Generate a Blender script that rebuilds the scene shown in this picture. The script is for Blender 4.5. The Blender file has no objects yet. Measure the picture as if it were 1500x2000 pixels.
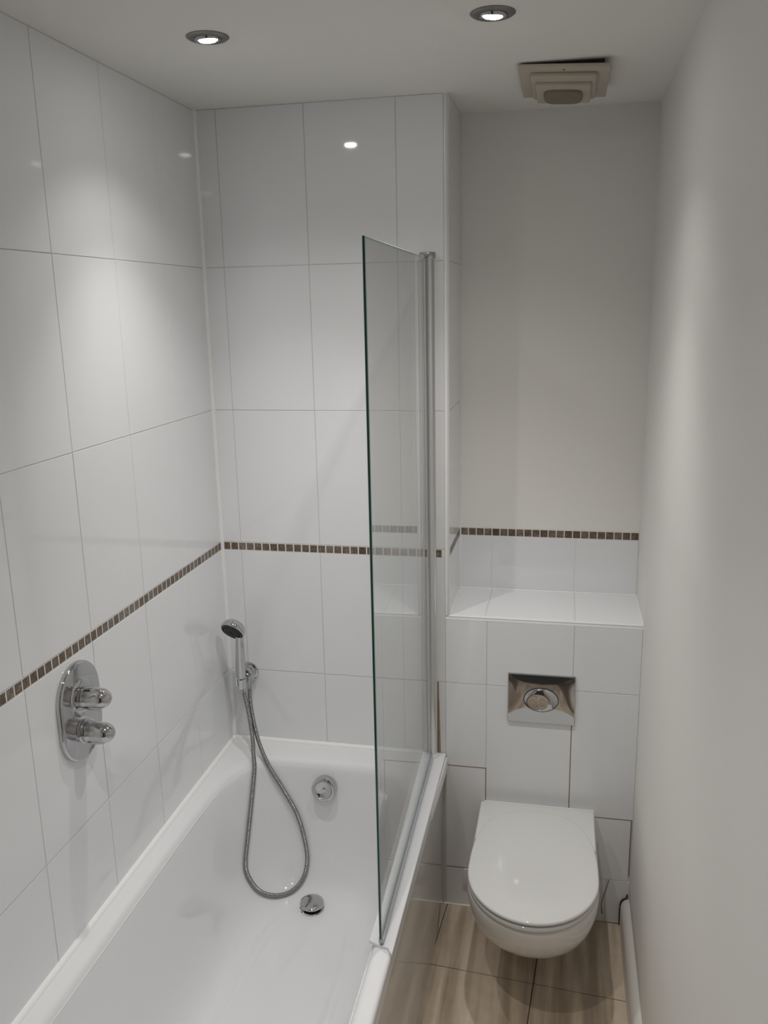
import bpy, bmesh, math, random
from math import sin, cos, pi, radians as R
from mathutils import Vector, Matrix

random.seed(7)
S = bpy.context.scene
COL = S.collection

# ------------------------------------------------------------------ camera
cam_d = bpy.data.cameras.new('camera')
cam = bpy.data.objects.new('camera', cam_d)
COL.objects.link(cam)
cam_d.sensor_fit = 'HORIZONTAL'
cam_d.sensor_width = 36.0
cam_d.lens = 36.0 * 1679.32 / 1500.0
cam_d.clip_start = 0.02
rt = Vector((0.97909376, 0.20242592, -0.01997873))
up = Vector((-0.0279998, 0.23140724, 0.97245396))
fw = Vector((-0.20147311, 0.95156421, -0.23223727))
m = Matrix((rt, up, -fw)).transposed().to_4x4()
m.translation = Vector((1.00489, -2.36011, 1.85317))
cam.matrix_world = m
S.camera = cam

# ------------------------------------------------------------------ world, exposure
W = bpy.data.worlds.new('world')
S.world = W
W.use_nodes = True
W.node_tree.nodes['Background'].inputs[0].default_value = (1.0, 0.97, 0.93, 1)
W.node_tree.nodes['Background'].inputs[1].default_value = 0.03
S.view_settings.view_transform = 'Standard'
S.view_settings.look = 'None'
S.view_settings.gamma = 1.0
S.view_settings.use_curve_mapping = False
S.view_settings.exposure = 0.06
BEAM_W, SPILL_W = 21.0, 3.8      # hot centre and wide spill of each ceiling downlight
LAMP_COL = (1.0, 0.978, 0.95)

CEIL = 2.38
ROOM_W = 1.24
REAR = -2.90
NICHE = 0.263
PIER = 0.694

# ------------------------------------------------------------------ materials
MATS = {}


def new_mat(name):
    mt = bpy.data.materials.new(name)
    mt.use_nodes = True
    nt = mt.node_tree
    b = nt.nodes['Principled BSDF']
    MATS[name] = mt
    return mt, nt, b


def mat(name, col, rough=0.5, metal=0.0, spec=0.5, noise=None, bump=None, coat=0.0):
    """noise = (scale, amount) brightness mottling; bump = (scale, strength, distance)"""
    mt, nt, b = new_mat(name)
    b.inputs['Base Color'].default_value = (*col, 1)
    b.inputs['Roughness'].default_value = rough
    b.inputs['Metallic'].default_value = metal
    b.inputs['Specular IOR Level'].default_value = spec
    b.inputs['Coat Weight'].default_value = coat
    tc = nt.nodes.new('ShaderNodeTexCoord')
    if noise:
        n = nt.nodes.new('ShaderNodeTexNoise')
        n.inputs['Scale'].default_value = noise[0]
        n.inputs['Detail'].default_value = 4
        nt.links.new(tc.outputs['Object'], n.inputs['Vector'])
        r = nt.nodes.new('ShaderNodeMapRange')
        r.inputs[3].default_value = 1 - noise[1]
        r.inputs[4].default_value = 1 + noise[1]
        nt.links.new(n.outputs[0], r.inputs[0])
        mx = nt.nodes.new('ShaderNodeMix')
        mx.data_type = 'RGBA'
        mx.blend_type = 'MULTIPLY'
        mx.inputs[0].default_value = 1
        mx.inputs[6].default_value = (*col, 1)
        nt.links.new(r.outputs[0], mx.inputs[7])
        nt.links.new(mx.outputs[2], b.inputs['Base Color'])
    if bump:
        n = nt.nodes.new('ShaderNodeTexNoise')
        n.inputs['Scale'].default_value = bump[0]
        n.inputs['Detail'].default_value = 2
        nt.links.new(tc.outputs['Object'], n.inputs['Vector'])
        bp = nt.nodes.new('ShaderNodeBump')
        bp.inputs['Strength'].default_value = bump[1]
        bp.inputs['Distance'].default_value = bump[2]
        nt.links.new(n.outputs[0], bp.inputs['Height'])
        nt.links.new(bp.outputs[0], b.inputs['Normal'])
    return mt


mat('tile_glaze', (0.85, 0.86, 0.875), 0.05, noise=(3, 0.015), bump=(7, 0.07, 0.002))
mat('grout', (0.70, 0.69, 0.665), 0.85, noise=(40, 0.06))
mat('mosaic_grout', (0.86, 0.83, 0.78), 0.8, noise=(60, 0.06))
mat('stained_grout', (0.30, 0.20, 0.14), 0.85, noise=(60, 0.3))
mat('sealant', (0.93, 0.93, 0.92), 0.35)
mat('stained_sealant', (0.32, 0.22, 0.14), 0.6, noise=(30, 0.35))
mat('wall_paint', (0.87, 0.85, 0.82), 0.8, noise=(5, 0.012), bump=(120, 0.06, 0.001))
mat('ceiling_paint', (0.87, 0.86, 0.83), 0.85, noise=(4, 0.012))
mat('gloss_paint', (0.76, 0.735, 0.68), 0.3)
mat('bath_enamel', (0.83, 0.83, 0.84), 0.04, bump=(5, 0.05, 0.002))
mat('plastic_white', (0.85, 0.855, 0.87), 0.25)
mat('panel_gloss', (0.62, 0.60, 0.57), 0.06)
mat('ceramic', (0.82, 0.815, 0.79), 0.04)
mat('seat_plastic', (0.75, 0.745, 0.725), 0.06)
mat('gap_shade_black', (0.03, 0.03, 0.03), 0.6)  # black standing for the shade in the toilet seat gaps
mat('chrome', (0.57, 0.57, 0.58), 0.05, metal=1.0)
mat('chrome_dull', (0.60, 0.59, 0.58), 0.16, metal=1.0)
mat('aluminium', (0.66, 0.66, 0.66), 0.22, metal=1.0)
mat('hose_metal', (0.36, 0.35, 0.345), 0.22, metal=1.0)
mat('spray_dark', (0.02, 0.02, 0.022), 0.55, spec=0.25)
mat('nozzle_grey', (0.45, 0.45, 0.46), 0.4)
mat('black', (0.012, 0.011, 0.01), 0.7)
mat('fan_cream', (0.50, 0.455, 0.375), 0.5)
mat('fan_grille', (0.21, 0.175, 0.13), 0.6)
mat('seal_grey', (0.50, 0.51, 0.55), 0.2)
mat('seal_dark', (0.16, 0.16, 0.19), 0.3)
mat('glass_edge', (0.010, 0.045, 0.036), 0.15)
mat('glass_edge_light', (0.32, 0.50, 0.47), 0.15)
mat('bezel', (0.22, 0.21, 0.20), 0.3, metal=1.0)


def glass_mat():
    mt, nt, b = new_mat('clear_glass')
    nt.nodes.remove(b)
    out = nt.nodes['Material Output']
    tr = nt.nodes.new('ShaderNodeBsdfTransparent')
    tr.inputs[0].default_value = (0.982, 0.99, 0.985, 1)
    gl = nt.nodes.new('ShaderNodeBsdfGlossy')
    gl.inputs['Roughness'].default_value = 0.0
    # Schlick reflectance of a thin pane, the same seen from either face
    lw = nt.nodes.new('ShaderNodeLayerWeight')
    lw.inputs[0].default_value = 0.5
    pw = nt.nodes.new('ShaderNodeMath')
    pw.operation = 'POWER'
    pw.inputs[1].default_value = 5
    nt.links.new(lw.outputs['Facing'], pw.inputs[0])
    fr = nt.nodes.new('ShaderNodeMath')
    fr.operation = 'MULTIPLY_ADD'
    fr.inputs[1].default_value = 0.96
    fr.inputs[2].default_value = 0.04
    nt.links.new(pw.outputs[0], fr.inputs[0])
    mx = nt.nodes.new('ShaderNodeMixShader')
    nt.links.new(fr.outputs[0], mx.inputs[0])
    nt.links.new(tr.outputs[0], mx.inputs[1])
    nt.links.new(gl.outputs[0], mx.inputs[2])
    nt.links.new(mx.outputs[0], out.inputs[0])


glass_mat()


def mosaic_mat():
    mt, nt, b = new_mat('mosaic_stone')
    oi = nt.nodes.new('ShaderNodeObjectInfo')
    cr = nt.nodes.new('ShaderNodeValToRGB')
    e = cr.color_ramp.elements
    e[0].position, e[0].color = 0.0, (0.109, 0.078, 0.058, 1)
    e[1].position, e[1].color = 1.0, (0.25, 0.187, 0.133, 1)
    for p, c in ((0.25, (0.164, 0.121, 0.09, 1)), (0.5, (0.133, 0.101, 0.078, 1)),
                 (0.75, (0.195, 0.148, 0.117, 1)), (0.9, (0.187, 0.172, 0.148, 1))):
        x = e.new(p)
        x.color = c
    nt.links.new(oi.outputs['Random'], cr.inputs[0])
    tc = nt.nodes.new('ShaderNodeTexCoord')
    ad = nt.nodes.new('ShaderNodeVectorMath')
    ad.operation = 'ADD'
    nt.links.new(tc.outputs['Object'], ad.inputs[0])
    nt.links.new(oi.outputs['Location'], ad.inputs[1])
    n = nt.nodes.new('ShaderNodeTexNoise')
    n.inputs['Scale'].default_value = 110
    n.inputs['Detail'].default_value = 6
    nt.links.new(ad.outputs[0], n.inputs['Vector'])
    n2 = nt.nodes.new('ShaderNodeTexNoise')
    n2.inputs['Scale'].default_value = 35
    n2.inputs['Detail'].default_value = 5
    n2.inputs['Distortion'].default_value = 2.5
    nt.links.new(ad.outputs[0], n2.inputs['Vector'])
    v = nt.nodes.new('ShaderNodeValToRGB')
    v.color_ramp.elements[0].position = 0.60
    v.color_ramp.elements[0].color = (0, 0, 0, 1)
    v.color_ramp.elements[1].position = 0.68
    v.color_ramp.elements[1].color = (0.5, 0.5, 0.5, 1)
    nt.links.new(n2.outputs[0], v.inputs[0])
    mr = nt.nodes.new('ShaderNodeMapRange')
    mr.inputs[1].default_value = 0.3
    mr.inputs[2].default_value = 0.7
    mr.inputs[3].default_value = 0.65
    mr.inputs[4].default_value = 1.3
    nt.links.new(n.outputs[0], mr.inputs[0])
    mx = nt.nodes.new('ShaderNodeMix')
    mx.data_type = 'RGBA'
    mx.blend_type = 'MULTIPLY'
    mx.inputs[0].default_value = 1
    nt.links.new(cr.outputs[0], mx.inputs[6])
    nt.links.new(mr.outputs[0], mx.inputs[7])
    m2 = nt.nodes.new('ShaderNodeMix')
    m2.data_type = 'RGBA'
    nt.links.new(v.outputs[0], m2.inputs[0])
    nt.links.new(mx.outputs[2], m2.inputs[6])
    m2.inputs[7].default_value = (0.42, 0.36, 0.30, 1)
    nt.links.new(m2.outputs[2], b.inputs['Base Color'])
    b.inputs['Roughness'].default_value = 0.35
    bp = nt.nodes.new('ShaderNodeBump')
    bp.inputs['Strength'].default_value = 0.3
    bp.inputs['Distance'].default_value = 0.001
    nt.links.new(n.outputs[0], bp.inputs['Height'])
    nt.links.new(bp.outputs[0], b.inputs['Normal'])


mosaic_mat()


def floor_mat():
    mt, nt, b = new_mat('floor_stone')
    tc = nt.nodes.new('ShaderNodeTexCoord')
    oi = nt.nodes.new('ShaderNodeObjectInfo')
    ad = nt.nodes.new('ShaderNodeVectorMath')
    ad.operation = 'ADD'
    nt.links.new(tc.outputs['Object'], ad.inputs[0])
    nt.links.new(oi.outputs['Location'], ad.inputs[1])
    mp = nt.nodes.new('ShaderNodeMapping')
    mp.inputs['Scale'].default_value = (26, 1.6, 1)
    nt.links.new(ad.outputs[0], mp.inputs[0])
    n = nt.nodes.new('ShaderNodeTexNoise')
    n.inputs['Scale'].default_value = 1
    n.inputs['Detail'].default_value = 5
    nt.links.new(mp.outputs[0], n.inputs['Vector'])
    cr = nt.nodes.new('ShaderNodeValToRGB')
    e = cr.color_ramp.elements
    e[0].position, e[0].color = 0.36, (0.42, 0.335, 0.255, 1)
    e[1].position, e[1].color = 0.60, (0.74, 0.615, 0.485, 1)
    nt.links.new(n.outputs[0], cr.inputs[0])
    n2 = nt.nodes.new('ShaderNodeTexNoise')
    n2.inputs['Scale'].default_value = 30
    n2.inputs['Detail'].default_value = 6
    nt.links.new(ad.outputs[0], n2.inputs['Vector'])
    mr = nt.nodes.new('ShaderNodeMapRange')
    mr.inputs[3].default_value = 0.88
    mr.inputs[4].default_value = 1.12
    nt.links.new(n2.outputs[0], mr.inputs[0])
    mx = nt.nodes.new('ShaderNodeMix')
    mx.data_type = 'RGBA'
    mx.blend_type = 'MULTIPLY'
    mx.inputs[0].default_value = 1
    nt.links.new(cr.outputs[0], mx.inputs[6])
    nt.links.new(mr.outputs[0], mx.inputs[7])
    nt.links.new(mx.outputs[2], b.inputs['Base Color'])
    b.inputs['Roughness'].default_value = 0.38
    b.inputs['Specular IOR Level'].default_value = 0.4


floor_mat()
mat('floor_grout', (0.15, 0.115, 0.085), 0.9)


def emit_mat():
    mt, nt, b = new_mat('lamp_glow')
    b.inputs['Base Color'].default_value = (0.9, 0.9, 0.9, 1)
    b.inputs['Emission Color'].default_value = (*LAMP_COL, 1)
    b.inputs['Emission Strength'].default_value = 80.0


emit_mat()

# ------------------------------------------------------------------ helpers


def link(name, me, mt=None, parent=None, smooth=None):
    o = bpy.data.objects.new(name, me)
    COL.objects.link(o)
    if mt is not None and not me.materials:
        for x in (mt if isinstance(mt, (list, tuple)) else [mt]):
            me.materials.append(MATS[x])
    if smooth is not None:
        for p in me.polygons:
            p.use_smooth = True
        me.set_sharp_from_angle(angle=R(smooth))
    if parent is not None:
        o.parent = parent
        o.matrix_parent_inverse = Matrix.Translation(-Vector(parent.location)) if False else Matrix.Identity(4)
        o.location = -Vector(parent.location)
    return o


def tag(o, label, cat, group=None):
    o['label'] = label
    o['category'] = cat
    if group:
        o['group'] = group
    return o


def thing(name, loc, label, cat, group=None):
    o = bpy.data.objects.new(name, None)
    o.empty_display_size = 0.05
    COL.objects.link(o)
    o.location = loc
    return tag(o, label, cat, group)


def pyd(name, v, f):
    me = bpy.data.meshes.new(name)
    me.from_pydata([tuple(x) for x in v], [], f)
    me.validate()
    me.update()
    return me


def fix(me):
    bm = bmesh.new()
    bm.from_mesh(me)
    bmesh.ops.recalc_face_normals(bm, faces=bm.faces)
    bm.to_mesh(me)
    bm.free()
    return me


def box_me(name, a, b, bev=0.0, seg=2):
    bm = bmesh.new()
    bmesh.ops.create_cube(bm, size=1)
    for v in bm.verts:
        v.co = Vector([a[i] + (v.co[i] + .5) * (b[i] - a[i]) for i in range(3)])
    if bev:
        bmesh.ops.bevel(bm, geom=list(bm.edges), offset=bev, segments=seg, affect='EDGES', profile=0.5)
    bmesh.ops.recalc_face_normals(bm, faces=bm.faces)
    me = bpy.data.meshes.new(name)
    bm.to_mesh(me)
    bm.free()
    return me


def box(name, a, b, mt, parent=None, bev=0.0, seg=2):
    return link(name, box_me(name, a, b, bev, seg), mt, parent, 40 if bev else None)


def struct(name, a, b, mt, bev=0.0):
    o = box(name, a, b, mt, None, bev)
    o['kind'] = 'structure'
    return o


def frame(axis):
    z = Vector(axis).normalized()
    x = z.orthogonal().normalized()
    if abs(z.z) < 0.95:
        x = Vector((0, 0, 1)).cross(z).normalized()
    y = z.cross(x)
    return x, y, z


def lathe(name, origin, axis, prof, n=32, closed=False, sx=1.0, sy=1.0):
    """prof = [(radius, height along axis)...]"""
    x, y, z = frame(axis)
    o = Vector(origin)
    v, f, rows = [], [], []
    for r, h in prof:
        if r < 1e-6:
            v.append(o + z * h)
            rows.append([len(v) - 1])
        else:
            row = []
            for i in range(n):
                a = 2 * pi * i / n
                v.append(o + x * (r * sx * cos(a)) + y * (r * sy * sin(a)) + z * h)
                row.append(len(v) - 1)
            rows.append(row)
    pairs = list(zip(rows, rows[1:]))
    if closed:
        pairs.append((rows[-1], rows[0]))
    for a, b in pairs:
        for i in range(n):
            j = (i + 1) % n
            if len(a) == 1 and len(b) == 1:
                continue
            if len(a) == 1:
                f.append((a[0], b[j], b[i]))
            elif len(b) == 1:
                f.append((a[i], a[j], b[0]))
            else:
                f.append((a[i], a[j], b[j], b[i]))
    return fix(pyd(name, v, f))


def loft(name, rings, cap0=True, cap1=True):
    n = len(rings[0])
    v = [p for r in rings for p in r]
    f = []
    for k in range(len(rings) - 1):
        for i in range(n):
            j = (i + 1) % n
            f.append((k * n + i, k * n + j, (k + 1) * n + j, (k + 1) * n + i))
    if cap0:
        f.append(tuple(range(n)))
    if cap1:
        f.append(tuple(range((len(rings) - 1) * n, len(rings) * n)))
    return fix(pyd(name, v, f))


def catmull(pts, per):
    P = [Vector(p) for p in pts]
    P = [2 * P[0] - P[1]] + P + [2 * P[-1] - P[-2]]
    out = []
    for i in range(1, len(P) - 2):
        a, b, c, d = P[i - 1:i + 3]
        for k in range(per):
            t = k / per
            out.append(0.5 * ((2 * b) + (c - a) * t + (2 * a - 5 * b + 4 * c - d) * t * t + (3 * b - a - 3 * c + d) * t ** 3))
    out.append(P[-2])
    return out


def tube(name, path, rad, n=12, caps=True):
    """rad: function of index -> radius"""
    T = [(path[min(i + 1, len(path) - 1)] - path[max(i - 1, 0)]).normalized() for i in range(len(path))]
    x = T[0].orthogonal().normalized()
    rings = []
    for i, p in enumerate(path):
        x = (x - T[i] * x.dot(T[i])).normalized()
        y = T[i].cross(x)
        r = rad(i)
        rings.append([p + x * (r * cos(2 * pi * k / n)) + y * (r * sin(2 * pi * k / n)) for k in range(n)])
    return loft(name, rings, caps, caps)


def prism(name, outline, z0, z1, bev=0.0, seg=2, to3=lambda a, b, c: Vector((a, b, c))):
    """outline (a,b) extruded z0..z1 with rounded outer edge at z1, mapped by to3"""
    rings = [[to3(a, b, z0) for a, b in outline]]
    if bev:
        cx = sum(a for a, b in outline) / len(outline)
        cy = sum(b for a, b in outline) / len(outline)
        n = len(outline)
        nor = []
        for i in range(n):
            p, q = outline[i - 1], outline[(i + 1) % n]
            d = Vector((q[1] - p[1], -(q[0] - p[0])))
            d = d.normalized() if d.length > 1e-9 else Vector((1, 0))
            if d.dot(Vector((outline[i][0] - cx, outline[i][1] - cy))) < 0:
                d = -d
            nor.append(d)
        for k in range(seg + 1):
            t = (pi / 2) * k / seg
            ins = bev * (1 - cos(t))
            zz = z1 - bev * (1 - sin(t)) * (1 if z1 > z0 else -1)
            rings.append([to3(outline[i][0] - nor[i].x * ins, outline[i][1] - nor[i].y * ins, zz) for i in range(n)])
    else:
        rings.append([to3(a, b, z1) for a, b in outline])
    return loft(name, rings)


# tile pieces -----------------------------------------------------------
TILE_CACHE = {}
TT = 0.0013     # tile thickness above the grout bed


def tile_me(w, h, t, ch, mt):
    key = (round(w, 4), round(h, 4), t, ch, mt)
    if key in TILE_CACHE:
        return TILE_CACHE[key]
    a, b = w / 2, h / 2
    v = []
    for (x, y, z) in ((a, b, 0), (a, b, t - ch), (a - ch, b - ch, t)):
        v += [(-x, -y, z), (x, -y, z), (x, y, z), (-x, y, z)]
    f = []
    for k in (0, 4):
        for i in range(4):
            j = (i + 1) % 4
            f.append((k + i, k + j, k + 4 + j, k + 4 + i))
    f += [(8, 9, 10, 11), (3, 2, 1, 0)]
    me = pyd('tile', v, f)
    me.materials.append(MATS[mt])
    TILE_CACHE[key] = me
    return me


def lay(parent, org, u, w, nrm, a0, a1, b0, b1, gap=0.0021, t=TT, ch=0.0005, mt='tile_glaze', name='tile', wob=0.0):
    """one tile on a plane: org + u*a + w*b, facing nrm"""
    me = tile_me(a1 - a0 - gap, b1 - b0 - gap, t, ch, mt)
    o = bpy.data.objects.new(name, me)
    COL.objects.link(o)
    u, w, nrm = Vector(u), Vector(w), Vector(nrm)
    M = Matrix((u, w, nrm)).transposed().to_4x4()
    if M.to_3x3().determinant() < 0:
        M = Matrix((-u, w, nrm)).transposed().to_4x4()
    if wob:
        M = M @ Matrix.Rotation(random.uniform(-wob, wob), 4, 'X') @ Matrix.Rotation(random.uniform(-wob, wob), 4, 'Y')
    M.translation = Vector(org) + u * ((a0 + a1) / 2) + w * ((b0 + b1) / 2)
    o.matrix_world = M
    o.parent = parent
    return o


# ------------------------------------------------------------------ room shell
# finished tile faces: left wall x = 0, bath end / cistern wall y = 0; grout beds lie TT behind
Z_ROWS = [(1.969, CEIL), (1.569, 1.969), (1.171, 1.569), (0.76, 1.146), (0.52, 0.76)]
MOS0, MOS1 = 1.146, 1.171
X, Y, Z = (1, 0, 0), (0, 1, 0), (0, 0, 1)

floor = struct('floor', (-0.1, REAR - 0.1, -0.1), (ROOM_W + 0.1, 0.4, -0.004), 'floor_grout')
ceiling = struct('ceiling', (-0.1, REAR - 0.1, CEIL), (ROOM_W + 0.1, 0.4, CEIL + 0.1), 'ceiling_paint')
wall_left = struct('wall_left', (-0.1, REAR, -0.004), (-TT, 0.4, CEIL), 'grout')
wall_back = struct('wall_back', (-TT, TT, -0.004), (PIER - TT, 0.4, CEIL), 'grout')
wall_cistern = struct('wall_front', (PIER - TT, TT, -0.004), (ROOM_W, 0.4, 0.97 - TT), 'grout')
wall_cistern.name = 'wall_toilet'
wall_niche = struct('wall_niche', (PIER - TT, NICHE + TT, 0.97 - TT), (ROOM_W, 0.4, CEIL), 'wall_paint')
wall_right = struct('wall_right', (ROOM_W, REAR, -0.004), (ROOM_W + 0.1, 0.4, CEIL), 'wall_paint')
# rear wall with the open doorway the photograph is taken from
bm = bmesh.new()
for a, b in (((-0.1, REAR - 0.1, -0.004), (0.36, REAR, CEIL)), ((1.16, REAR - 0.1, -0.004), (ROOM_W + 0.1, REAR, CEIL)),
             ((0.36, REAR - 0.1, 2.0), (1.16, REAR, CEIL))):
    t_ = box_me('t', a, b)
    bm.from_mesh(t_)
me = bpy.data.meshes.new('wall_rear')
bm.to_mesh(me)
bm.free()
o = link('wall_rear', me, 'wall_paint')
o['kind'] = 'structure'

# left wall tiles (columns every 0.25 from the corner), mosaic band
for r, (z0, z1) in enumerate(Z_ROWS):
    for c in range(8):
        lay(wall_left, (-TT, 0, 0), Y, Z, X, -0.25 * (c + 1), -0.25 * c, z0, z1, wob=0.0012)
for c in range(68):
    lay(wall_left, (-TT, 0, 0), Y, Z, X, -0.025 * (c + 1) - 0.004, -0.025 * c - 0.004, MOS0, MOS1, 0.0028, TT, 0.0008, 'mosaic_stone', 'mosaic_tile', 0.006)
bl = box('mosaic_bed', (-TT, -1.71, MOS0), (-TT + 0.0008, -0.001, MOS1), 'mosaic_grout', wall_left)

# bath end wall
XC = [0.0, 0.0617, 0.309, 0.5565, PIER - 0.012]
for z0, z1 in Z_ROWS:
    for a, b in zip(XC, XC[1:]):
        lay(wall_back, (0, TT, 0), X, Z, (0, -1, 0), a, b, z0, z1, wob=0.001)
for c in range(27):
    a = 0.004 + 0.0248 * c
    if a + 0.0248 < PIER - 0.012:
        lay(wall_back, (0, TT, 0), X, Z, (0, -1, 0), a, a + 0.0248, MOS0, MOS1, 0.0028, TT, 0.0008, 'mosaic_stone', 'mosaic_tile', 0.006)
box('mosaic_bed', (0.001, TT - 0.0008, MOS0), (PIER - 0.012, TT, MOS1), 'mosaic_grout', wall_back)

# pier return into the niche (faces right), tiled to the ceiling
for z0, z1 in Z_ROWS[:3] + [(0.972, 1.146)]:
    lay(wall_back, (PIER - TT, 0, 0), Y, Z, X, 0.012, NICHE, z0, z1)
for c in range(10):
    a = 0.014 + 0.0248 * c
    lay(wall_back, (PIER - TT, 0, 0), Y, Z, X, a, a + 0.0248, MOS0, MOS1, 0.0028, TT, 0.0008, 'mosaic_stone', 'mosaic_tile', 0.006)
box('mosaic_bed', (PIER - TT, 0.012, MOS0), (PIER - TT + 0.0008, NICHE, MOS1), 'mosaic_grout', wall_back)

# niche back: low tiles and mosaic under the painted plaster
XN = [PIER, 0.7935, 1.052, ROOM_W]
box('tile_bed', (PIER, NICHE + 0.0002, 0.97), (ROOM_W, NICHE + TT, MOS1 + 0.004), 'mosaic_grout', wall_niche)
for a, b in zip(XN, XN[1:]):
    lay(wall_niche, (0, NICHE + 0.0002, 0), X, Z, (0, -1, 0), a, b, 0.972, MOS0)
for c in range(22):
    a = PIER + 0.002 + 0.0247 * c
    lay(wall_niche, (0, NICHE + 0.0002, 0), X, Z, (0, -1, 0), a, a + 0.0247, MOS0, MOS1, 0.003, TT, 0.0008, 'mosaic_stone', 'mosaic_tile', 0.006)

# shelf on top of the boxed-in cistern
XS = [PIER, 0.797, 1.0535, ROOM_W]
for a, b in zip(XS, XS[1:]):
    lay(wall_cistern, (0, 0, 0.97 - TT), X, Y, Z, a, b, 0.012, NICHE)
# cistern front tiles: columns differ below as they were cut round the pan
FR = [(PIER - 0.012, 0.804, 0.76, 0.962), (0.804, 1.0525, 0.76, 0.962), (1.0525, ROOM_W, 0.76, 0.962),
      (PIER - 0.012, 0.804, 0.488, 0.76), (0.804, 1.0525, 0.36, 0.76), (1.0525, ROOM_W, 0.358, 0.76),
      (PIER - 0.012, 0.804, 0.1365, 0.488), (PIER - 0.012, 0.804, 0.002, 0.1365),
      (0.804, 1.0525, 0.1365, 0.36), (0.804, 1.0525, 0.002, 0.1365),
      (1.0525, 1.2345, 0.15, 0.358), (1.0525, 1.170, 0.002, 0.15), (1.170, ROOM_W, 0.002, 0.15)]
for a, b, z0, z1 in FR:
    lay(wall_cistern, (0, TT, 0), X, Z, (0, -1, 0), a, b, z0, z1, wob=0.0006)
# brown stained joints low down around the pan
g = []
for i, (a, b) in enumerate((((0.683, -0.0004, 0.4868), (0.804, TT, 0.4892)), ((0.8028, -0.0004, 0.36), (0.8052, TT, 0.488)),
                            ((0.683, -0.0004, 0.1355), (0.804, TT, 0.1378)), ((1.1, -0.0004, 0.3568), (1.236, TT, 0.3592)),
                            ((1.2335, -0.0004, 0.17), (1.2362, TT, 0.358)), ((1.0513, -0.0004, 0.36), (1.0537, TT, 0.66)))):
    box('stained_joint', a, b, 'stained_grout', wall_cistern)
# hairline crack between the patched pieces
pts = catmull([(1.178, -0.0006, 0.150), (1.171, -0.0006, 0.115), (1.163, -0.0006, 0.085), (1.160, -0.0006, 0.06), (1.163, -0.0006, 0.03)], 5)
link('crack', tube('crack', pts, lambda i: 0.0011 if i < 18 else 0.0018, 6), 'stained_grout', wall_cistern)

# sealant beads and trims
def bead(name, a, b, r, mt, kind=True, n=10):
    o = link(name, tube(name, [Vector(a), Vector(b)], lambda i: r, n), mt, None, 60)
    if kind:
        o['kind'] = 'structure'
    return o


bead('trim_1', (0.0015, -0.0015, 0.525), (0.0015, -0.0015, CEIL), 0.0075, 'sealant')
bead('trim_2', (0.004, -0.002, 0.521), (0.62, -0.002, 0.521), 0.0105, 'sealant')
bead('trim_3', (0.002, -0.004, 0.521), (0.002, -1.69, 0.521), 0.0105, 'sealant')
# quadrant tile trim on the pier's outer corner and along the shelf's front edge
def quad_trim(name, a, b, cdir1, cdir2, r, mt):
    a, b, d1, d2 = Vector(a), Vector(b), Vector(cdir1), Vector(cdir2)
    prof = [(0, 0)] + [(r * cos(t * pi / 12), r * sin(t * pi / 12)) for t in range(7)]
    rings = [[p + d1 * u + d2 * v for u, v in prof] for p in (a, b)]
    o = link(name, loft(name, rings), mt, None, 35)
    o['kind'] = 'structure'
    return o


quad_trim('trim_4', (PIER - 0.0115, 0.0115, 0.972), (PIER - 0.0115, 0.0115, CEIL), (1, 0, 0), (0, -1, 0), 0.0118, 'plastic_white')
quad_trim('trim_5', (PIER - 0.0115, 0.0115, 0.9595), (ROOM_W, 0.0115, 0.9595), (0, -1, 0), (0, 0, 1), 0.0118, 'plastic_white')
bead('trim_6', (PIER + 0.001, 0.012, 0.971), (PIER + 0.001, NICHE, 0.971), 0.003, 'sealant')
bead('trim_7', (PIER, NICHE - 0.001, 0.971), (ROOM_W, NICHE - 0.001, 0.971), 0.003, 'sealant')
bead('trim_8', (PIER + 0.001, NICHE - 0.001, 0.971), (PIER + 0.001, NICHE - 0.001, MOS1 + 0.006), 0.003, 'sealant')
bead('trim_9', (0.675, -0.001, 0.001), (1.0, -0.001, 0.001), 0.003, 'sealant')
bead('trim_10', (ROOM_W - 0.001, 0.012, 0.971), (ROOM_W - 0.001, NICHE, 0.971), 0.0025, 'sealant')

# floor tiles: rows run about four degrees off square, streaks run front to back
rot = R(-4.2)
uf = Vector((cos(rot), sin(rot), 0))
wf = Vector((-sin(rot), cos(rot), 0)) * 1.0
base = Vector((0.966, -0.289, 0))
for r in range(-5, 1):
    for c in range(-2, 1):
        me_t = None
        a0, a1 = 0.30 * c, 0.30 * (c + 1)
        b0, b1 = (0.6 * r, 0.6 * (r + 1))
        # clip each tile to the room rectangle
        quad = [base + uf * a + wf * b for a, b in ((a0 + .0015, b0 + .0015), (a1 - .0015, b0 + .0015), (a1 - .0015, b1 - .0015), (a0 + .0015, b1 - .0015))]

        def clip(poly, ax, lim, keep_less):
            out = []
            for i in range(len(poly)):
                p, q = poly[i], poly[(i + 1) % len(poly)]
                ip = (p[ax] <= lim) == keep_less
                iq = (q[ax] <= lim) == keep_less
                if ip:
                    out.append(p)
                if ip != iq:
                    t = (lim - p[ax]) / (q[ax] - p[ax])
                    out.append(p + (q - p) * t)
            return out
        for ax, lim, kl in ((0, 0.672, False), (0, ROOM_W - 0.001, True), (1, -0.001, True), (1, REAR, False)):
            if quad:
                quad = clip(quad, ax, lim, kl)
        if len(quad) < 3:
            continue
        n = len(quad)
        cen = sum(quad, Vector()) / n
        v = [p - cen + Vector((0, 0, -0.004)) for p in quad] + [p - cen for p in quad]
        f = [tuple(range(n, 2 * n))] + [(i, (i + 1) % n, n + (i + 1) % n, n + i) for i in range(n)]
        o = link('tile', fix(pyd('floor_tile', v, f)), 'floor_stone', floor)
        o.location = cen

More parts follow.
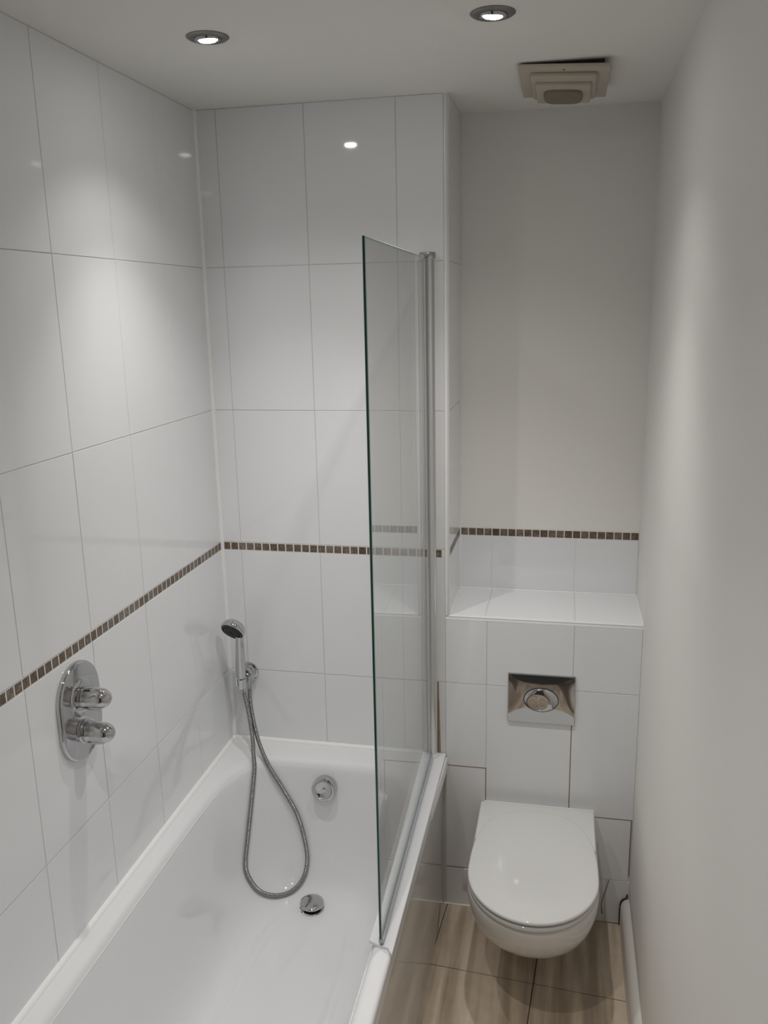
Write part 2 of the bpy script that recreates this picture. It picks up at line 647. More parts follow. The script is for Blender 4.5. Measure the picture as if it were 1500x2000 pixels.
# skirting board along the right wall
prof = [(0, 0), (0.025, 0), (0.025, 0.066), (0.022, 0.078), (0.014, 0.088), (0.006, 0.0915), (0, 0.0915)]
rings = [[Vector((ROOM_W - u, y, w)) for u, w in prof] for y in (REAR, -0.003)]
o = link('baseboard_right', loft('baseboard_right', rings), 'gloss_paint', None, 50)
o['kind'] = 'structure'
pts = catmull([(1.2145, -0.004, 0.0), (1.2140, -0.004, 0.05), (1.2165, -0.004, 0.080), (1.224, -0.004, 0.091), (1.232, -0.004, 0.097), (1.234, -0.004, 0.108)], 5)
link('open_joint', tube('open_joint', pts, lambda i: 0.0022, 6), 'black', o)

# ------------------------------------------------------------------ bath
BX0, BX1, BY0, BY1 = 0.003, 0.680, -0.003, -1.70
RIM = 0.523
NB = 176


def sup(cx, cy, a, b, n, z, N=NB, b2=None):
    out = []
    for i in range(N):
        t = 2 * pi * i / N
        c, s = cos(t), sin(t)
        bb = b if (s >= 0 or b2 is None) else b2
        out.append(Vector((cx + a * math.copysign(abs(c) ** (2 / n), c), cy + bb * math.copysign(abs(s) ** (2 / n), s), z)))
    return out


def bath_ring(ix, iyf, iyn, z, n):
    yf, yn = -0.10 - iyf, -1.60 + iyn
    return sup(0.345, (yf + yn) / 2, 0.302 - ix, (yf - yn) / 2, n, z)


bath = thing('bathtub', (0.34, -0.85, 0), 'white enamelled bathtub built in along the tiled left wall', 'bathtub')
ocx, ocy, oa, ob = (BX0 + BX1) / 2, (BY0 + BY1) / 2, (BX1 - BX0) / 2, (BY0 - BY1) / 2
rings = []
prof = [(-0.012, -0.012, -0.012, RIM, 6.6), (-0.005, -0.005, -0.005, 0.5225, 6.4), (0.002, 0.002, 0.003, 0.5205, 6.2), (0.008, 0.008, 0.010, 0.516, 6.1), (0.0125, 0.0125, 0.016, 0.509, 6),
        (0.017, 0.0165, 0.023, 0.497, 5.8), (0.024, 0.022, 0.04, 0.46, 5.5), (0.036, 0.032, 0.09, 0.39, 5.1), (0.051, 0.045, 0.16, 0.30, 4.8),
        (0.065, 0.060, 0.22, 0.235, 4.6), (0.082, 0.078, 0.27, 0.190, 4.4), (0.102, 0.098, 0.31, 0.162, 4.3), (0.124, 0.122, 0.345, 0.147, 4.3),
        (0.145, 0.150, 0.375, 0.1408, 4.5), (0.16, 0.165, 0.40, 0.1395, 4.6), (0.18, 0.19, 0.43, 0.1388, 4.6), (0.20, 0.215, 0.45, 0.1384, 4.6), (0.225, 0.247, 0.47, 0.1383, 4.5)]
pv = [Vector((p[0], p[1], p[2])) for p in prof]
a_ = catmull(pv, 5)
b_ = catmull([Vector((p[3], p[4], 0)) for p in prof], 5)
T_ = 0.006      # underside of the shell, from the floor up to the rim's lip
for q, w in reversed(list(zip(a_, b_))):
    if w.x < 0.44:
        rings.append(bath_ring(q.x - T_, q.y - T_, q.z - T_, w.x - T_, w.y))
rings += [bath_ring(0.016, 0.012, 0.02, 0.505, 6), sup(ocx, ocy, oa - 0.004, ob - 0.004, 60, 0.505), sup(ocx, ocy, oa - 0.004, ob - 0.004, 60, 0.480)]
rings += [sup(ocx, ocy, oa, ob, 60, 0.480), sup(ocx, ocy, oa, ob, 60, 0.512), sup(ocx, ocy, oa - 0.001, ob - 0.001, 60, 0.518),
          sup(ocx, ocy, oa - 0.005, ob - 0.005, 60, RIM - 0.0005), sup(ocx, ocy, oa - 0.009, ob - 0.009, 55, RIM)]
for q, w in zip(a_, b_):
    rg = bath_ring(q.x, q.y, q.z, w.x, w.y)
    if 0.155 < q.x < 0.195:         # soft rib added along both floor sides, shaped to imitate bright reflection bands
        k = 0.5 - 0.5 * cos(2 * pi * (q.x - 0.155) / 0.040)
        for p_ in rg:
            fade = min(1, max(0, (-0.30 - p_.y) / 0.10)) * min(1, max(0, (p_.y + 1.15) / 0.12))
            p_.z += 0.0050 * k * fade
    rings.append(rg)
bsh = loft('shell', rings, cap0=True, cap1=True)
link('shell', bsh, 'bath_enamel', bath, 50)
# white strip laid on the rim under the screen
zs = RIM
out = [(0.6265, -0.004), (0.683, -0.004), (0.683, -0.850), (0.668, -0.835), (0.6465, -0.828), (0.6265, -0.820)]
link('rim_strip', prism('rim_strip', out, zs - 0.001, zs + 0.006, 0.0025, 3), 'plastic_white', bath, 35)
# waste and overflow
wo = Vector((0.322, -0.268, 0.1395))
link('waste_flange', lathe('waste_flange', wo, Z, [(0.0, -0.004), (0.036, -0.004), (0.036, 0.0012), (0.033, 0.003), (0.028, 0.002), (0.0, 0.001)], 36), 'chrome', bath, 40)
link('waste_stem', lathe('waste_stem', wo, Z, [(0.0, 0), (0.022, 0), (0.022, 0.014), (0, 0.014)], 24), 'black', bath, 40)
link('waste_plug', lathe('waste_plug', wo + Vector((0, 0, 0.012)), (0.02, -0.05, 1), [(0, 0), (0.030, 0), (0.0345, 0.003), (0.0355, 0.006), (0.034, 0.009), (0.027, 0.0112), (0.012, 0.0124), (0, 0.0127)], 40), 'chrome', bath, 50)
oo = Vector((0.334, -0.128, 0.452))
oax = Vector((0, -1, 0.14))
link('overflow_cover', lathe('overflow_cover', oo, oax, [(0, -0.004), (0.0365, -0.004), (0.0365, 0.018), (0.0355, 0.022), (0.032, 0.0245), (0.028, 0.0245), (0.0265, 0.022), (0.024, 0.0205), (0, 0.0190)], 40), 'chrome', bath, 40)
link('overflow_screw', lathe('overflow_screw', oo + oax.normalized() * 0.0188, oax, [(0, 0), (0.006, 0), (0.006, 0.002), (0.003, 0.003), (0, 0.003)], 16), 'chrome', bath, 40)

# bath side panel
pn = thing('bath_panel', (0.66, -0.85, 0), 'glossy bath side panel below the white rim facing the toilet', 'panel')
box('panel_sheet', (0.640, -1.70, 0.012), (0.6745, -0.003, 0.479), 'panel_gloss', pn, 0.001, 1)
box('plinth', (0.640, -1.70, 0.0), (0.6735, -0.003, 0.012), 'sealant', pn)
link('side_moulding', prism('side_moulding', [(0.674, -0.30), (0.681, -0.28), (0.6865, -0.10), (0.688, -0.004), (0.674, -0.004)], 0.478, 0.516, 0.003, 3), 'plastic_white', pn, 40)

# ------------------------------------------------------------------ shower screen
scr = thing('shower_screen', (0.645, -0.03, 0.53), 'frameless clear glass bath screen with green edge on chrome hinge post', 'shower screen')
GX0, GX1 = 0.6420, 0.6480
ga, gb = -0.045, -0.836
gz0, gz1 = 0.548, 1.974
gang = 0.0105


def glass_pane():
    # side faces clear, the rim of the pane green
    v, f, mi = [], [], []
    def P(x, y, z):
        v.append((x + gang * (-(y - ga)) / 0.79, y, z))
        return len(v) - 1
    c = 0.0012
    # cross-section at pane outline with two chamfers
    outl = [(ga, gz0), (gb, gz0), (gb, gz1), (ga, gz1)]
    inn = [(ga, gz0 + c), (gb + c, gz0 + c), (gb + c, gz1 - c), (ga, gz1 - c)]
    A = [P(GX0, y, z) for y, z in inn]
    B = [P(GX0 + c, y, z) for y, z in outl]
    C = [P(GX1 - c, y, z) for y, z in outl]
    D = [P(GX1, y, z) for y, z in inn]
    f.append(tuple(A)); mi.append(0)
    f.append(tuple(reversed(D))); mi.append(0)
    for i in range(4):
        j = (i + 1) % 4
        f.append((A[j], A[i], B[i], B[j])); mi.append(2)
        f.append((B[j], B[i], C[i], C[j])); mi.append(1)
        f.append((C[j], C[i], D[i], D[j])); mi.append(2)
    me = pyd('glass_pane', v, f)
    for x in ('clear_glass', 'glass_edge', 'glass_edge_light'):
        me.materials.append(MATS[x])
    for p, k in zip(me.polygons, mi):
        # top edge stays see-through and pale
        p.material_index = k
    return me


gp = link('glass_pane', glass_pane(), None, scr)
gp.data.polygons[10].material_index = gp.data.polygons[10].material_index
# hinge post: round tube with a clamp strip for the glass
pc = Vector((0.6415, -0.027, 0))
rp = 0.0192
ring_prof = []
for k in range(40):
    a = 2 * pi * k / 40
    r = rp
    ring_prof.append((r * cos(a), r * sin(a)))
# seam groove on the camera side, left of centre
post_out = []
for k in range(72):
    a = 2 * pi * k / 72
    deg = math.degrees(a)
    r = rp
    if 244 <= deg <= 250:
        r = rp * 0.80
    post_out.append((pc.x + r * cos(a), pc.y + r * sin(a)))
link('hinge_post', prism('hinge_post', post_out, 0.534, 1.976), 'aluminium', scr, 30)
ga_ = R(247)
link('post_seam', box_me('post_seam', (pc.x + rp * .86 * cos(ga_) - .0011, pc.y + rp * .86 * sin(ga_) - .0015, 0.536), (pc.x + rp * .86 * cos(ga_) + .0011, pc.y + rp * .86 * sin(ga_) + .001, 1.975)), 'black', scr)
link('post_cap', lathe('post_cap', (pc.x, pc.y, 1.974), Z, [(0, 0), (0.0225, 0), (0.0228, 0.002), (0.0228, 0.013), (0.0215, 0.0155), (0.018, 0.0165), (0, 0.0165)], 40), 'chrome', scr, 40)
link('post_foot', lathe('post_foot', (pc.x, pc.y, 0.529), Z, [(0, 0), (0.0215, 0), (0.0215, 0.009), (0.0195, 0.012), (0, 0.012)], 40), 'plastic_white', scr, 40)
box('wall_channel', (0.632, -0.020, 0.531), (0.651, -0.0005, 1.972), 'aluminium', scr, 0.0012, 1)
# bottom seal
bm = []
sy0, sy1 = -0.050, -0.832


def skew_box(name, x0, x1, z0, z1, mt, y0=sy0, y1=sy1):
    v = []
    for y in (y0, y1):
        s = gang * (-(y - ga)) / 0.79
        v += [(x0 + s, y, z0), (x1 + s, y, z0), (x1 + s, y, z1), (x0 + s, y, z1)]
    f = [(0, 1, 2, 3), (7, 6, 5, 4)] + [(i, i + 4, (i + 1) % 4 + 4, (i + 1) % 4) for i in range(4)]
    return link(name, fix(pyd(name, v, f)), mt, scr)


skew_box('bottom_seal', 0.6400, 0.6500, 0.5355, 0.5478, 'seal_grey')
skew_box('seal_fin', 0.6440, 0.6460, 0.5292, 0.5355, 'seal_dark')

# brown silicone line beside the post, on the tile
link('stained_silicone', tube('stained_silicone', [Vector((0.6620, -0.0012, 0.530)), Vector((0.6610, -0.0012, 0.62)), Vector((0.6600, -0.0012, 0.76))], lambda i: [0.0050, 0.0040, 0.0020][i], 8), 'stained_sealant', wall_back)

# ------------------------------------------------------------------ shower valve
vy, vz = -0.833, 1.0225
val = thing('shower_valve', (0.0, vy, vz), 'chrome oval shower valve with two knobs on the tiled left wall', 'shower valve')
hr, hh = 0.077, 0.0335


def stadium(r, h, n=24):
    o = []
    for i in range(n + 1):
        a = pi * i / n
        o.append((r * cos(a), h + r * sin(a)))
    for i in range(n + 1):
        a = pi + pi * i / n
        o.append((r * cos(a), -h + r * sin(a)))
    return o


V3 = lambda a, b, c: Vector((c, vy + a, vz + b))
link('face_plate', prism('face_plate', stadium(hr, hh), 0.0002, 0.0125, 0.006, 5, V3), 'chrome', val, 40)
KU, KL = 1.055, 0.975
link('dial_ring', lathe('dial_ring', (0.0105, vy, KU), X, [(0, 0), (0.043, 0), (0.043, 0.003), (0.041, 0.0045), (0.030, 0.0050), (0, 0.0050)], 48), 'chrome', val, 40)
link('knob_collar', lathe('knob_collar', (0.0105, vy, KL), X, [(0, 0), (0.027, 0), (0.027, 0.005), (0.0255, 0.007), (0.022, 0.007), (0.020, 0.005), (0, 0.005)], 40), 'chrome', val, 40)


def knob(kz, lever):
    x0 = 0.0152
    pr = [(0, 0), (0.0225, 0), (0.0235, 0.002), (0.0235, 0.010), (0.0222, 0.012), (0.0222, 0.040)]
    for k in range(1, 9):
        a = (pi / 2) * k / 8
        pr.append((0.0222 * cos(a) if k < 8 else 0.0, 0.040 + 0.026 * sin(a)))
    o = link('knob', lathe('knob', (x0, vy, kz), X, pr, 40), 'chrome', val, 50)
    # raised grip rib on the knob
    path = catmull([(x0 + .008, vy - .012, kz - .0165), (x0 + .03, vy - .012, kz - .018), (x0 + .048, vy - .011, kz - .0155), (x0 + .060, vy - .006, kz - .007)], 6)
    link('grip_rib', tube('grip_rib', path, lambda i: 0.0052 - 0.00012 * i, 10), 'chrome', o, 60).location = (0, 0, 0)
    if lever:
        path = catmull([(x0 + .010, vy - .008, kz + .019), (x0 + .034, vy - .008, kz + .021), (x0 + .052, vy - .005, kz + .016), (x0 + .062, vy, kz + .006)], 6)
        link('grip_rib', tube('grip_rib', path, lambda i: 0.0056 - 0.0001 * i, 10), 'chrome', o, 60).location = (0, 0, 0)
    return o


knob(KU, True)
knob(KL, False)

# ------------------------------------------------------------------ hand shower and its wall bracket
fl = Vector((0.0635, 0.0, 0.7535))
brk = thing('shower_bracket', fl, 'round chrome wall bracket with hose outlet holding the hand shower', 'shower bracket')
link('wall_flange', lathe('wall_flange', fl, (0, -1, 0), [(0, 0.0003), (0.0305, 0.0003), (0.0315, 0.003), (0.0305, 0.007), (0.0275, 0.0085), (0.026, 0.009), (0.026, 0.018), (0.0245, 0.0205), (0.022, 0.0215), (0.0215, 0.030), (0.018, 0.035), (0, 0.0365)], 44), 'chrome', brk, 40)
# handset axis, tilted towards the room at the top
hb_ = Vector((0.0610, -0.064, 0.735))       # bottom of the handle
ht = Vector((0.0745, -0.088, 0.900))         # neck below the head
ax = (ht - hb_).normalized()
path = catmull([fl + Vector((0.002, -0.026, -0.004)), fl + Vector((0.003, -0.036, -0.010)), hb_ + ax * 0.012 + Vector((0.004, 0.0172, 0))], 6)
link('holder_arm', tube('holder_arm', path, lambda i: 0.0165 - 0.0002 * i, 16), 'chrome', brk, 60)
# open clip round the handle (gap faces the room)
xh, yh, zh = frame(ax)
cl = []
for h in (-0.004, 0.026):
    pass
rin, rout = 0.0128, 0.0165
rings = []
gapdir = math.atan2(Vector((-0.8, -1, 0)).dot(yh), Vector((-0.8, -1, 0)).dot(xh))
for k in range(29):
    a = gapdir + R(38) + (2 * pi - R(76)) * k / 28
    d = xh * cos(a) + yh * sin(a)
    b0 = hb_ + ax * (-0.006)
    b1 = hb_ + ax * 0.026
    rings.append([b0 + d * rin, b0 + d * rout, b1 + d * rout, b1 + d * rin])
link('holder_clip', loft('holder_clip', rings), 'chrome', brk, 40)
ob = fl + Vector((0.004, -0.016, -0.022))
link('hose_outlet', lathe('hose_outlet', ob, (0.10, -0.25, -1), [(0, -0.012), (0.011, -0.012), (0.011, 0.010), (0.0095, 0.016), (0.0085, 0.030), (0, 0.030)], 24), 'chrome', brk, 40)

hs = thing('hand_shower', hb_, 'chrome hand shower with black spray face and long looped hose', 'hand shower')
L = (ht - hb_).length
link('handle', lathe('handle', hb_, ax, [(0, -0.004), (0.0095, -0.004), (0.0105, 0), (0.0118, 0.02), (0.0145, 0.035), (0.0150, 0.06), (0.0138, 0.11), (0.0125, 0.15), (0.0120, L - 0.012), (0.0125, L + 0.006), (0, L + 0.010)], 32), 'chrome', hs, 60)
fn = Vector((-0.21, -0.77, -0.60)).normalized()      # direction the spray faces
hc = Vector((0.0600, -0.094, 0.929))
link('head', lathe('head', hc, fn, [(0, -0.022), (0.016, -0.021), (0.028, -0.017), (0.0345, -0.009), (0.0375, 0.0), (0.0375, 0.008), (0.036, 0.0105), (0.032, 0.011), (0, 0.011)], 44), 'chrome', hs, 60)
sf = link('spray_face', lathe('spray_face', hc + fn * 0.0108, fn, [(0, 0), (0.0345, 0), (0.0345, 0.002), (0.0330, 0.0036), (0.029, 0.0036), (0.0285, 0.0026), (0.0275, 0.0026), (0.027, 0.004), (0.012, 0.0052), (0, 0.0054)], 44), 'spray_dark', hs, 40)
xs, ys, zs_ = frame(fn)
bm = bmesh.new()
for rr, cnt, off in ((0.0315, 28, 0.0036), (0.022, 18, 0.0044), (0.0225, 0, 0), (0.013, 10, 0.0050)):
    for k in range(cnt):
        a = 2 * pi * k / cnt
        p = hc + fn * (0.0108 + off) + xs * (rr * cos(a)) + ys * (rr * sin(a))
        bmesh.ops.create_icosphere(bm, subdivisions=1, radius=0.00125, matrix=Matrix.Translation(p - hb_))
me = bpy.data.meshes.new('nozzles')
bm.to_mesh(me)
bm.free()
nz = link('nozzles', me, 'nozzle_grey', sf)
nz.location = hb_
nz.location = (0, 0, 0)
nz.data.transform(Matrix.Translation(hb_))
nz['kind'] = 'stuff'
tabp = hc + fn * 0.012 - Vector((0, 0, 1)).cross(fn).cross(fn).normalized() * -0.0375
lk = box_me('mode_tab', (-0.0045, -0.004, -0.002), (0.0045, 0.004, 0.003), 0.001, 1)
dn = (Vector((0.35, 0, -1)) - fn * Vector((0.35, 0, -1)).dot(fn)).normalized()
sx_ = fn.cross(dn)
lk.transform(Matrix.Translation(hc + fn * 0.0125 + dn * 0.0385) @ Matrix((sx_, dn, fn)).transposed().to_4x4())
link('mode_tab', lk, 'spray_dark', hs, 40)
HP = [(0.0620, -0.0630, 0.7300), (0.0665, -0.0655, 0.7160), (0.0825, -0.0803, 0.6723), (0.0965, -0.0990, 0.6287), (0.109, -0.1200, 0.5800), (0.1160, -0.1385, 0.5450),
      (0.123, -0.154, 0.5102), (0.1244, -0.1926, 0.4307), (0.1252, -0.2396, 0.3409), (0.1291, -0.283, 0.2685), (0.1432, -0.2859, 0.2209),
      (0.1696, -0.2775, 0.1801), (0.2093, -0.2575, 0.1582), (0.2477, -0.2284, 0.1573), (0.2737, -0.1951, 0.1803), (0.2816, -0.1721, 0.2268),
      (0.2715, -0.157, 0.2856), (0.2471, -0.1454, 0.3627), (0.2076, -0.1382, 0.4322), (0.1605, -0.1313, 0.5095),
      (0.1260, -0.1120, 0.5717), (0.1020, -0.0860, 0.629), (0.082, -0.0540, 0.6795), (0.0712, -0.0256, 0.7010)]
dense = catmull(HP, 60)
# resample evenly for the spiral ridges
tot = [0.0]
for p, q in zip(dense, dense[1:]):
    tot.append(tot[-1] + (q - p).length)
step = 0.0011
even, k = [], 0
for i in range(int(tot[-1] / step)):
    d = i * step
    while tot[k + 1] < d:
        k += 1
    t = (d - tot[k]) / max(1e-9, tot[k + 1] - tot[k])
    even.append(dense[k].lerp(dense[k + 1], t))
link('hose', tube('hose', even, lambda i: (0.0069, 0.0066, 0.0054, 0.0066)[i % 4], 12), 'hose_metal', hs, 80)
link('hose_nut', lathe('hose_nut', Vector(HP[0]) + Vector((0, 0, 0.004)), (Vector(HP[2]) - Vector(HP[0])), [(0, 0), (0.0092, 0), (0.0092, 0.012), (0.0076, 0.022), (0.0074, 0.024), (0, 0.024)], 24), 'chrome', hs, 40)

# ------------------------------------------------------------------ toilet
TC = 0.9590
toilet = thing('toilet', (TC, -0.27, 0.08), 'white wall-hung toilet with closed rounded lid below the chrome flush plate', 'toilet')


def dshape(hw, yb, yc, bfront, z, N=64, back_round=0.012, hwb=None):
    """straight-sided back, elliptical front"""
    hwb = hwb if hwb is not None else hw
    out = []
    for i in range(N // 2 + 1):
        a = pi * i / (N // 2)          # right -> front -> left
        out.append(Vector((TC + hw * cos(a), yc - bfront * sin(a), z)))
    # left side up to back-left corner, across, down right side
    r = back_round
    for t in range(1, 5):
        k = t / 5
        out.append(Vector((TC - (hw + (hwb - hw) * k), yc + (yb - r - yc) * k, z)))
    for t in range(5):
        a = (pi / 2) * t / 4
        out.append(Vector((TC - (hwb - r) - r * cos(a), yb - r + r * sin(a), z)))
    for t in range(1, 6):
        k = t / 6
        out.append(Vector((TC - (hwb - r) + 2 * (hwb - r) * k, yb, z)))
    for t in range(5):
        a = (pi / 2) * (1 - t / 4)
        out.append(Vector((TC + (hwb - r) + r * cos(a), yb - r + r * sin(a), z)))
    for t in range(1, 5):
        k = 1 - t / 5
        out.append(Vector((TC + (hw + (hwb - hw) * k), yc + (yb - r - yc) * k, z)))
    return out


# (z, half width at widest, half width at wall, y centre, front length)
BW = [(0.372, 0.168, 0.164, -0.345, 0.196), (0.366, 0.1712, 0.166, -0.345, 0.2005), (0.345, 0.1712, 0.165, -0.343, 0.1995), (0.31, 0.1675, 0.161, -0.336, 0.193),
      (0.27, 0.160, 0.154, -0.322, 0.179), (0.23, 0.149, 0.144, -0.302, 0.159), (0.19, 0.133, 0.129, -0.276, 0.134), (0.155, 0.114, 0.112, -0.246, 0.108),
      (0.125, 0.092, 0.094, -0.212, 0.082), (0.102, 0.070, 0.076, -0.178, 0.058), (0.090, 0.050, 0.058, -0.150, 0.038)]
rings = []
A1 = catmull([Vector(b[:3]) for b in BW], 3)
A2 = catmull([Vector((b[3], b[4], 0)) for b in BW], 3)
for q, w in zip(A1, A2):
    rings.append(dshape(q.y, -0.0008, w.x, w.y, q.x, hwb=q.z))
link('bowl', loft('bowl', rings), 'ceramic', toilet, 60)


def slab(name, mk, z0, z1, ins, mt, dome=0.0, bev=0.004):
    rr = []
    rr.append(mk(bev * 0.6, z0))
    rr.append(mk(0, z0 + bev * 0.5))
    for k in range(5):
        t = (pi / 2) * k / 4
        rr.append(mk(bev * (1 - cos(t)), z1 - bev * (1 - sin(t))))
    if dome:
        for s, h in ((0.012, .22), (0.03, .48), (0.06, .78), (0.09, .92), (0.12, 1.0)):
            rr.append(mk(bev + s, z1 + dome * h))
    return link(name, loft(name, rr), mt, toilet, 60)


slab('seat_gap_shade', lambda i, z: dshape(0.160 - i, -0.060, -0.345, 0.189 - i, z, hwb=0.157 - i), 0.3722, 0.3775, 0, 'gap_shade_black', bev=0.0008)  # black layer painting the shade in the gap under the seat
slab('seat', lambda i, z: dshape(0.1700 - i, -0.046, -0.350, 0.2015 - i, z, hwb=0.1670 - i), 0.3775, 0.3905, 0, 'seat_plastic', bev=0.005)
slab('lid_gap_shade', lambda i, z: dshape(0.158 - i, -0.10, -0.355, 0.184 - i, z, hwb=0.150 - i), 0.3905, 0.3955, 0, 'gap_shade_black', bev=0.0008)  # shade between seat and lid, put in as a black layer


def oval(i, z, hw=0.1690, yc=-0.360, bf=0.192, bb=0.285, nb=2.7):
    out = []
    for k in range(80):
        a = 2 * pi * k / 80
        c, s = cos(a), sin(a)
        if s >= 0:
            n = nb
            out.append(Vector((TC + (hw - i) * math.copysign(abs(c) ** (2 / n), c), yc + (bb - i) * abs(s) ** (2 / n), z)))
        else:
            out.append(Vector((TC + (hw - i) * c, yc + (bf - i) * s, z)))
    return out


slab('lid', oval, 0.3955, 0.4060, 0, 'seat_plastic', dome=0.0035, bev=0.005)
# square-cornered hinge cover behind the lid
hcv = box('hinge_cover', (TC - 0.1655, -0.235, 0.3907), (TC + 0.1655, -0.043, 0.4045), 'seat_plastic', toilet, 0.005, 3)
box('hinge_bar', (TC - 0.155, -0.0435, 0.3880), (TC + 0.1655, -0.036, 0.4040), 'seat_plastic', toilet, 0.002, 2)

# small white corner cap of the waste connection against the wall, left of the pan
pc_ = thing('pipe_cover', (0.765, -0.004, 0.1), 'small white rounded cover on tiles left of the toilet bowl', 'cover')
oc = [(0.735, 0.128), (0.737, 0.133), (0.742, 0.1355), (0.80, 0.1355), (0.80, 0.07), (0.742, 0.07), (0.737, 0.073), (0.735, 0.078)]
link('cover_plate', prism('cover_plate', oc, -0.0003, -0.006, 0.002, 2, lambda a, b, c: Vector((a, c, b))), 'ceramic', pc_, 40)

# ------------------------------------------------------------------ flush plate
fpc = Vector((0.9635, 0, 0.729))
fp = thing('flush_plate', fpc, 'square-edged chrome flush plate with oval dual button above the toilet', 'flush plate')
fw_, fh_ = 0.0970, 0.0765
v, f = [], []
N1, N2 = 28, 22
for j in range(N2 + 1):
    for i in range(N1 + 1):
        a, b = -1 + 2 * i / N1, -1 + 2 * j / N2
        edge = 0.007
        dep = edge + 0.0046 * (1 - abs(b) ** 2.4) * (1 - 0.5 * abs(a) ** 2.4)
        v.append((fpc.x + a * (fw_ - 0.002), -dep, fpc.z + b * (fh_ - 0.002)))
for j in range(N2):
    for i in range(N1):
        q = j * (N1 + 1) + i
        f.append((q, q + 1, q + N1 + 2, q + N1 + 1))
# bevelled rim down to the wall
border = [i for i in range(N1 + 1)] + [(j + 1) * (N1 + 1) - 1 for j in range(1, N2 + 1)] + [N2 * (N1 + 1) + i for i in range(N1 - 1, -1, -1)] + [j * (N1 + 1) for j in range(N2 - 1, 0, -1)]
o1 = len(v)
for q in border:
    x, y, z = v[q]
    v.append((fpc.x + (x - fpc.x) * fw_ / (fw_ - 0.002), -0.0045, fpc.z + (z - fpc.z) * fh_ / (fh_ - 0.002)))
o2 = len(v)
for q in border:
    x, y, z = v[q]
    v.append((fpc.x + (x - fpc.x) * fw_ / (fw_ - 0.002), -0.0002, fpc.z + (z - fpc.z) * fh_ / (fh_ - 0.002)))
nb = len(border)
for i in range(nb):
    j = (i + 1) % nb
    f.append((border[i], border[j], o1 + j, o1 + i))
    f.append((o1 + i, o1 + j, o2 + j, o2 + i))
link('plate', fix(pyd('plate', v, f)), 'chrome', fp, 20)
bc = Vector((fpc.x, -0.0100, fpc.z + 0.001))
link('button_surround', lathe('button_surround', bc, (0, -1, 0), [(0, 0), (0.0505, 0), (0.0505, 0.0030), (0.0495, 0.0031), (0, 0.0031)], 56, sx=1.0, sy=0.74), 'black', fp, 40)
link('large_button', lathe('large_button', bc, (0, -1, 0), [(0, 0.001), (0.0490, 0.001), (0.0490, 0.0032), (0.0475, 0.0046), (0.042, 0.0070), (0.034, 0.0088), (0.024, 0.0098), (0, 0.0102)], 56, sx=1.0, sy=0.74), 'chrome', fp, 50)
link('small_button', lathe('button_gap', bc + Vector((-0.010, 0, -0.004)), (0, -1, 0), [(0, 0.002), (0.0315, 0.002), (0.0315, 0.0094), (0, 0.0106)], 48, sx=1.0, sy=0.80), 'black', fp, 50)
link('small_button', lathe('small_button', bc + Vector((-0.010, 0, -0.004)), (0, -1, 0), [(0, 0.002), (0.0305, 0.002), (0.0305, 0.0098), (0.029, 0.0116), (0.020, 0.0114), (0.010, 0.0108), (0, 0.0106)], 48, sx=1.0, sy=0.80), 'chrome', fp, 50)

# ------------------------------------------------------------------ extractor fan on the ceiling
fan = thing('extractor_fan', (0.984, -0.09, CEIL), 'square cream extractor fan hanging slightly loose from the ceiling', 'extractor fan')
fan.rotation_euler = (0, 0, 0)
fm = Matrix.Translation((0.984, -0.095, CEIL - 0.010)) @ Matrix.Rotation(R(3.0), 4, 'Y') @ Matrix.Rotation(R(-1.2), 4, 'X')


def fan_part(name, me, mt, parent=fan, sm=35):
    me.transform(fm)
    return link(name, me, mt, parent, sm)


fan_part('back_box', box_me('back_box', (-0.088, -0.115, -0.002), (0.088, 0.115, 0.012)), 'black')
fan_part('cover_plate', box_me('cover_plate', (-0.102, -0.135, -0.010), (0.102, 0.135, -0.001), 0.003, 2), 'fan_cream')
fan_part('raised_cover', box_me('raised_cover', (-0.075, -0.100, -0.022), (0.075, 0.105, -0.009), 0.005, 3), 'fan_cream')
fan_part('front_cover', box_me('front_cover', (-0.064, -0.062, -0.032), (0.064, 0.098, -0.020), 0.004, 3), 'fan_cream')
gr = []
for i in range(28):
    a = 2 * pi * i / 28
    c, s = cos(a), sin(a)
    gr.append((0.046 * math.copysign(abs(c) ** 0.45, c), 0.020 + 0.056 * math.copysign(abs(s) ** 0.6, s)))
fan_part('grille', prism('grille', gr, -0.030, -0.040, 0.006, 3), 'fan_grille')
fan_part('screw', lathe('screw', (0, -0.118, -0.0098), (0, 0, -1), [(0, 0), (0.004, 0), (0.003, 0.0015), (0, 0.0018)], 12), 'fan_grille')

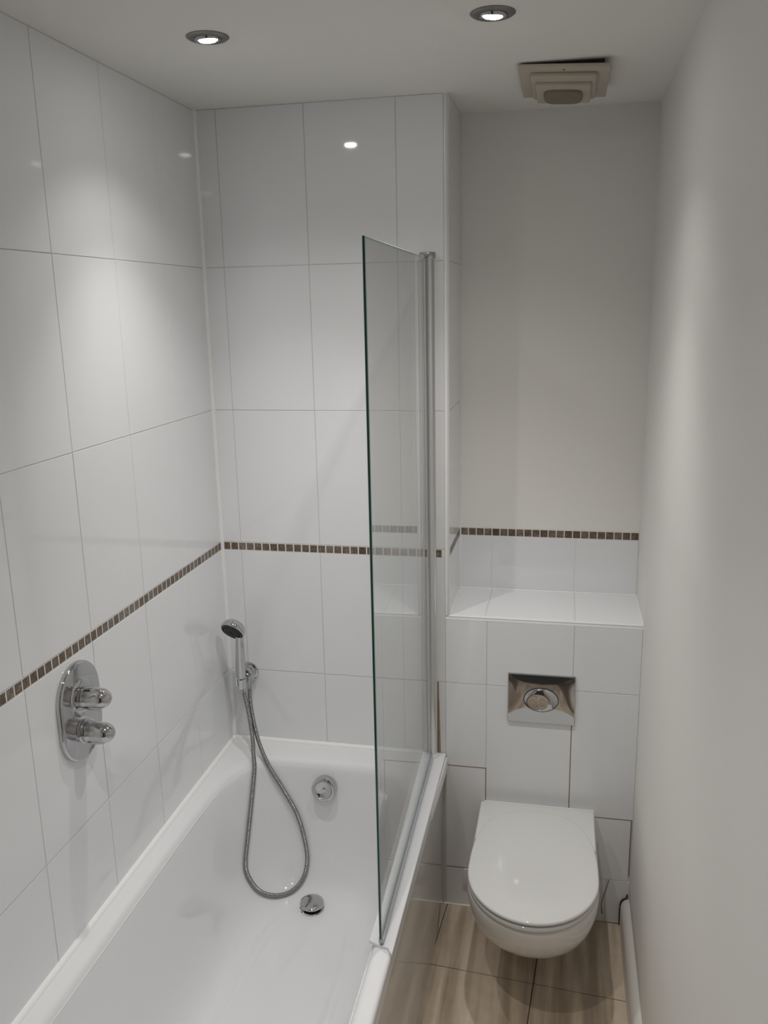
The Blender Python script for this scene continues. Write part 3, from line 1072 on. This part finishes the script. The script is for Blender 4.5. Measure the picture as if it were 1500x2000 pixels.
# ------------------------------------------------------------------ ceiling downlights
def downlight(x, y, label, tilt):
    t = thing('ceiling_downlight', (x, y, CEIL), label, 'ceiling light', 'recessed ceiling downlights')
    dn_ = (0, 0, -1)
    link('bezel', lathe('bezel', (x, y, CEIL), dn_, [(0.027, 0.0005), (0.027, 0.004), (0.031, 0.0055), (0.0385, 0.004), (0.0425, 0.0012), (0.0425, 0.0003), (0.030, 0.0003)], 48, closed=True), 'bezel', t, 40)
    M = Matrix.Translation((x, y, CEIL)) @ Matrix.Rotation(tilt[0], 4, 'X') @ Matrix.Rotation(tilt[1], 4, 'Y')
    me = lathe('lamp_rim', (0, 0, 0), dn_, [(0.0265, -0.001), (0.0265, 0.004), (0.0250, 0.0075), (0.0230, 0.0075), (0.0192, 0.005), (0.0192, -0.001)], 40, closed=True)
    me.transform(M)
    link('lamp_rim', me, 'chrome', t, 40)
    me = lathe('lamp_lens', (0, 0, 0), dn_, [(0.0190, 0.0030), (0.0187, 0.0065), (0.015, 0.0090), (0, 0.0105)], 36)
    me.transform(M)
    link('lamp_lens', me, 'lamp_glow', t, 60)
    for nm, pw_, size, blend in (('lamp_beam', BEAM_W, 88, 1.0), ('lamp_spill', SPILL_W, 122, 0.65)):
        ld = bpy.data.lights.new(nm, 'SPOT')
        ld.energy = pw_
        ld.color = LAMP_COL
        ld.spot_size = R(size)
        ld.spot_blend = blend
        ld.shadow_soft_size = 0.016
        lo = bpy.data.objects.new(nm, ld)
        COL.objects.link(lo)
        lo.matrix_world = M @ Matrix.Translation((0, 0, -0.030))
        lo.parent = t
        lo.matrix_parent_inverse = Matrix.Translation(-Vector((x, y, CEIL)))
    return t


downlight(0.293, -0.592, 'chrome ceiling downlight over the bath, left of the pair in view', (R(6), R(-2)))
downlight(0.855, -0.585, 'chrome ceiling downlight nearest the cream extractor fan', (R(6), R(4)))
downlight(0.60, -1.50, 'recessed chrome downlight midway along the ceiling, beside the near half of the bath', (0, 0))
downlight(0.62, -2.40, 'recessed chrome downlight closest to the open doorway', (0, 0))
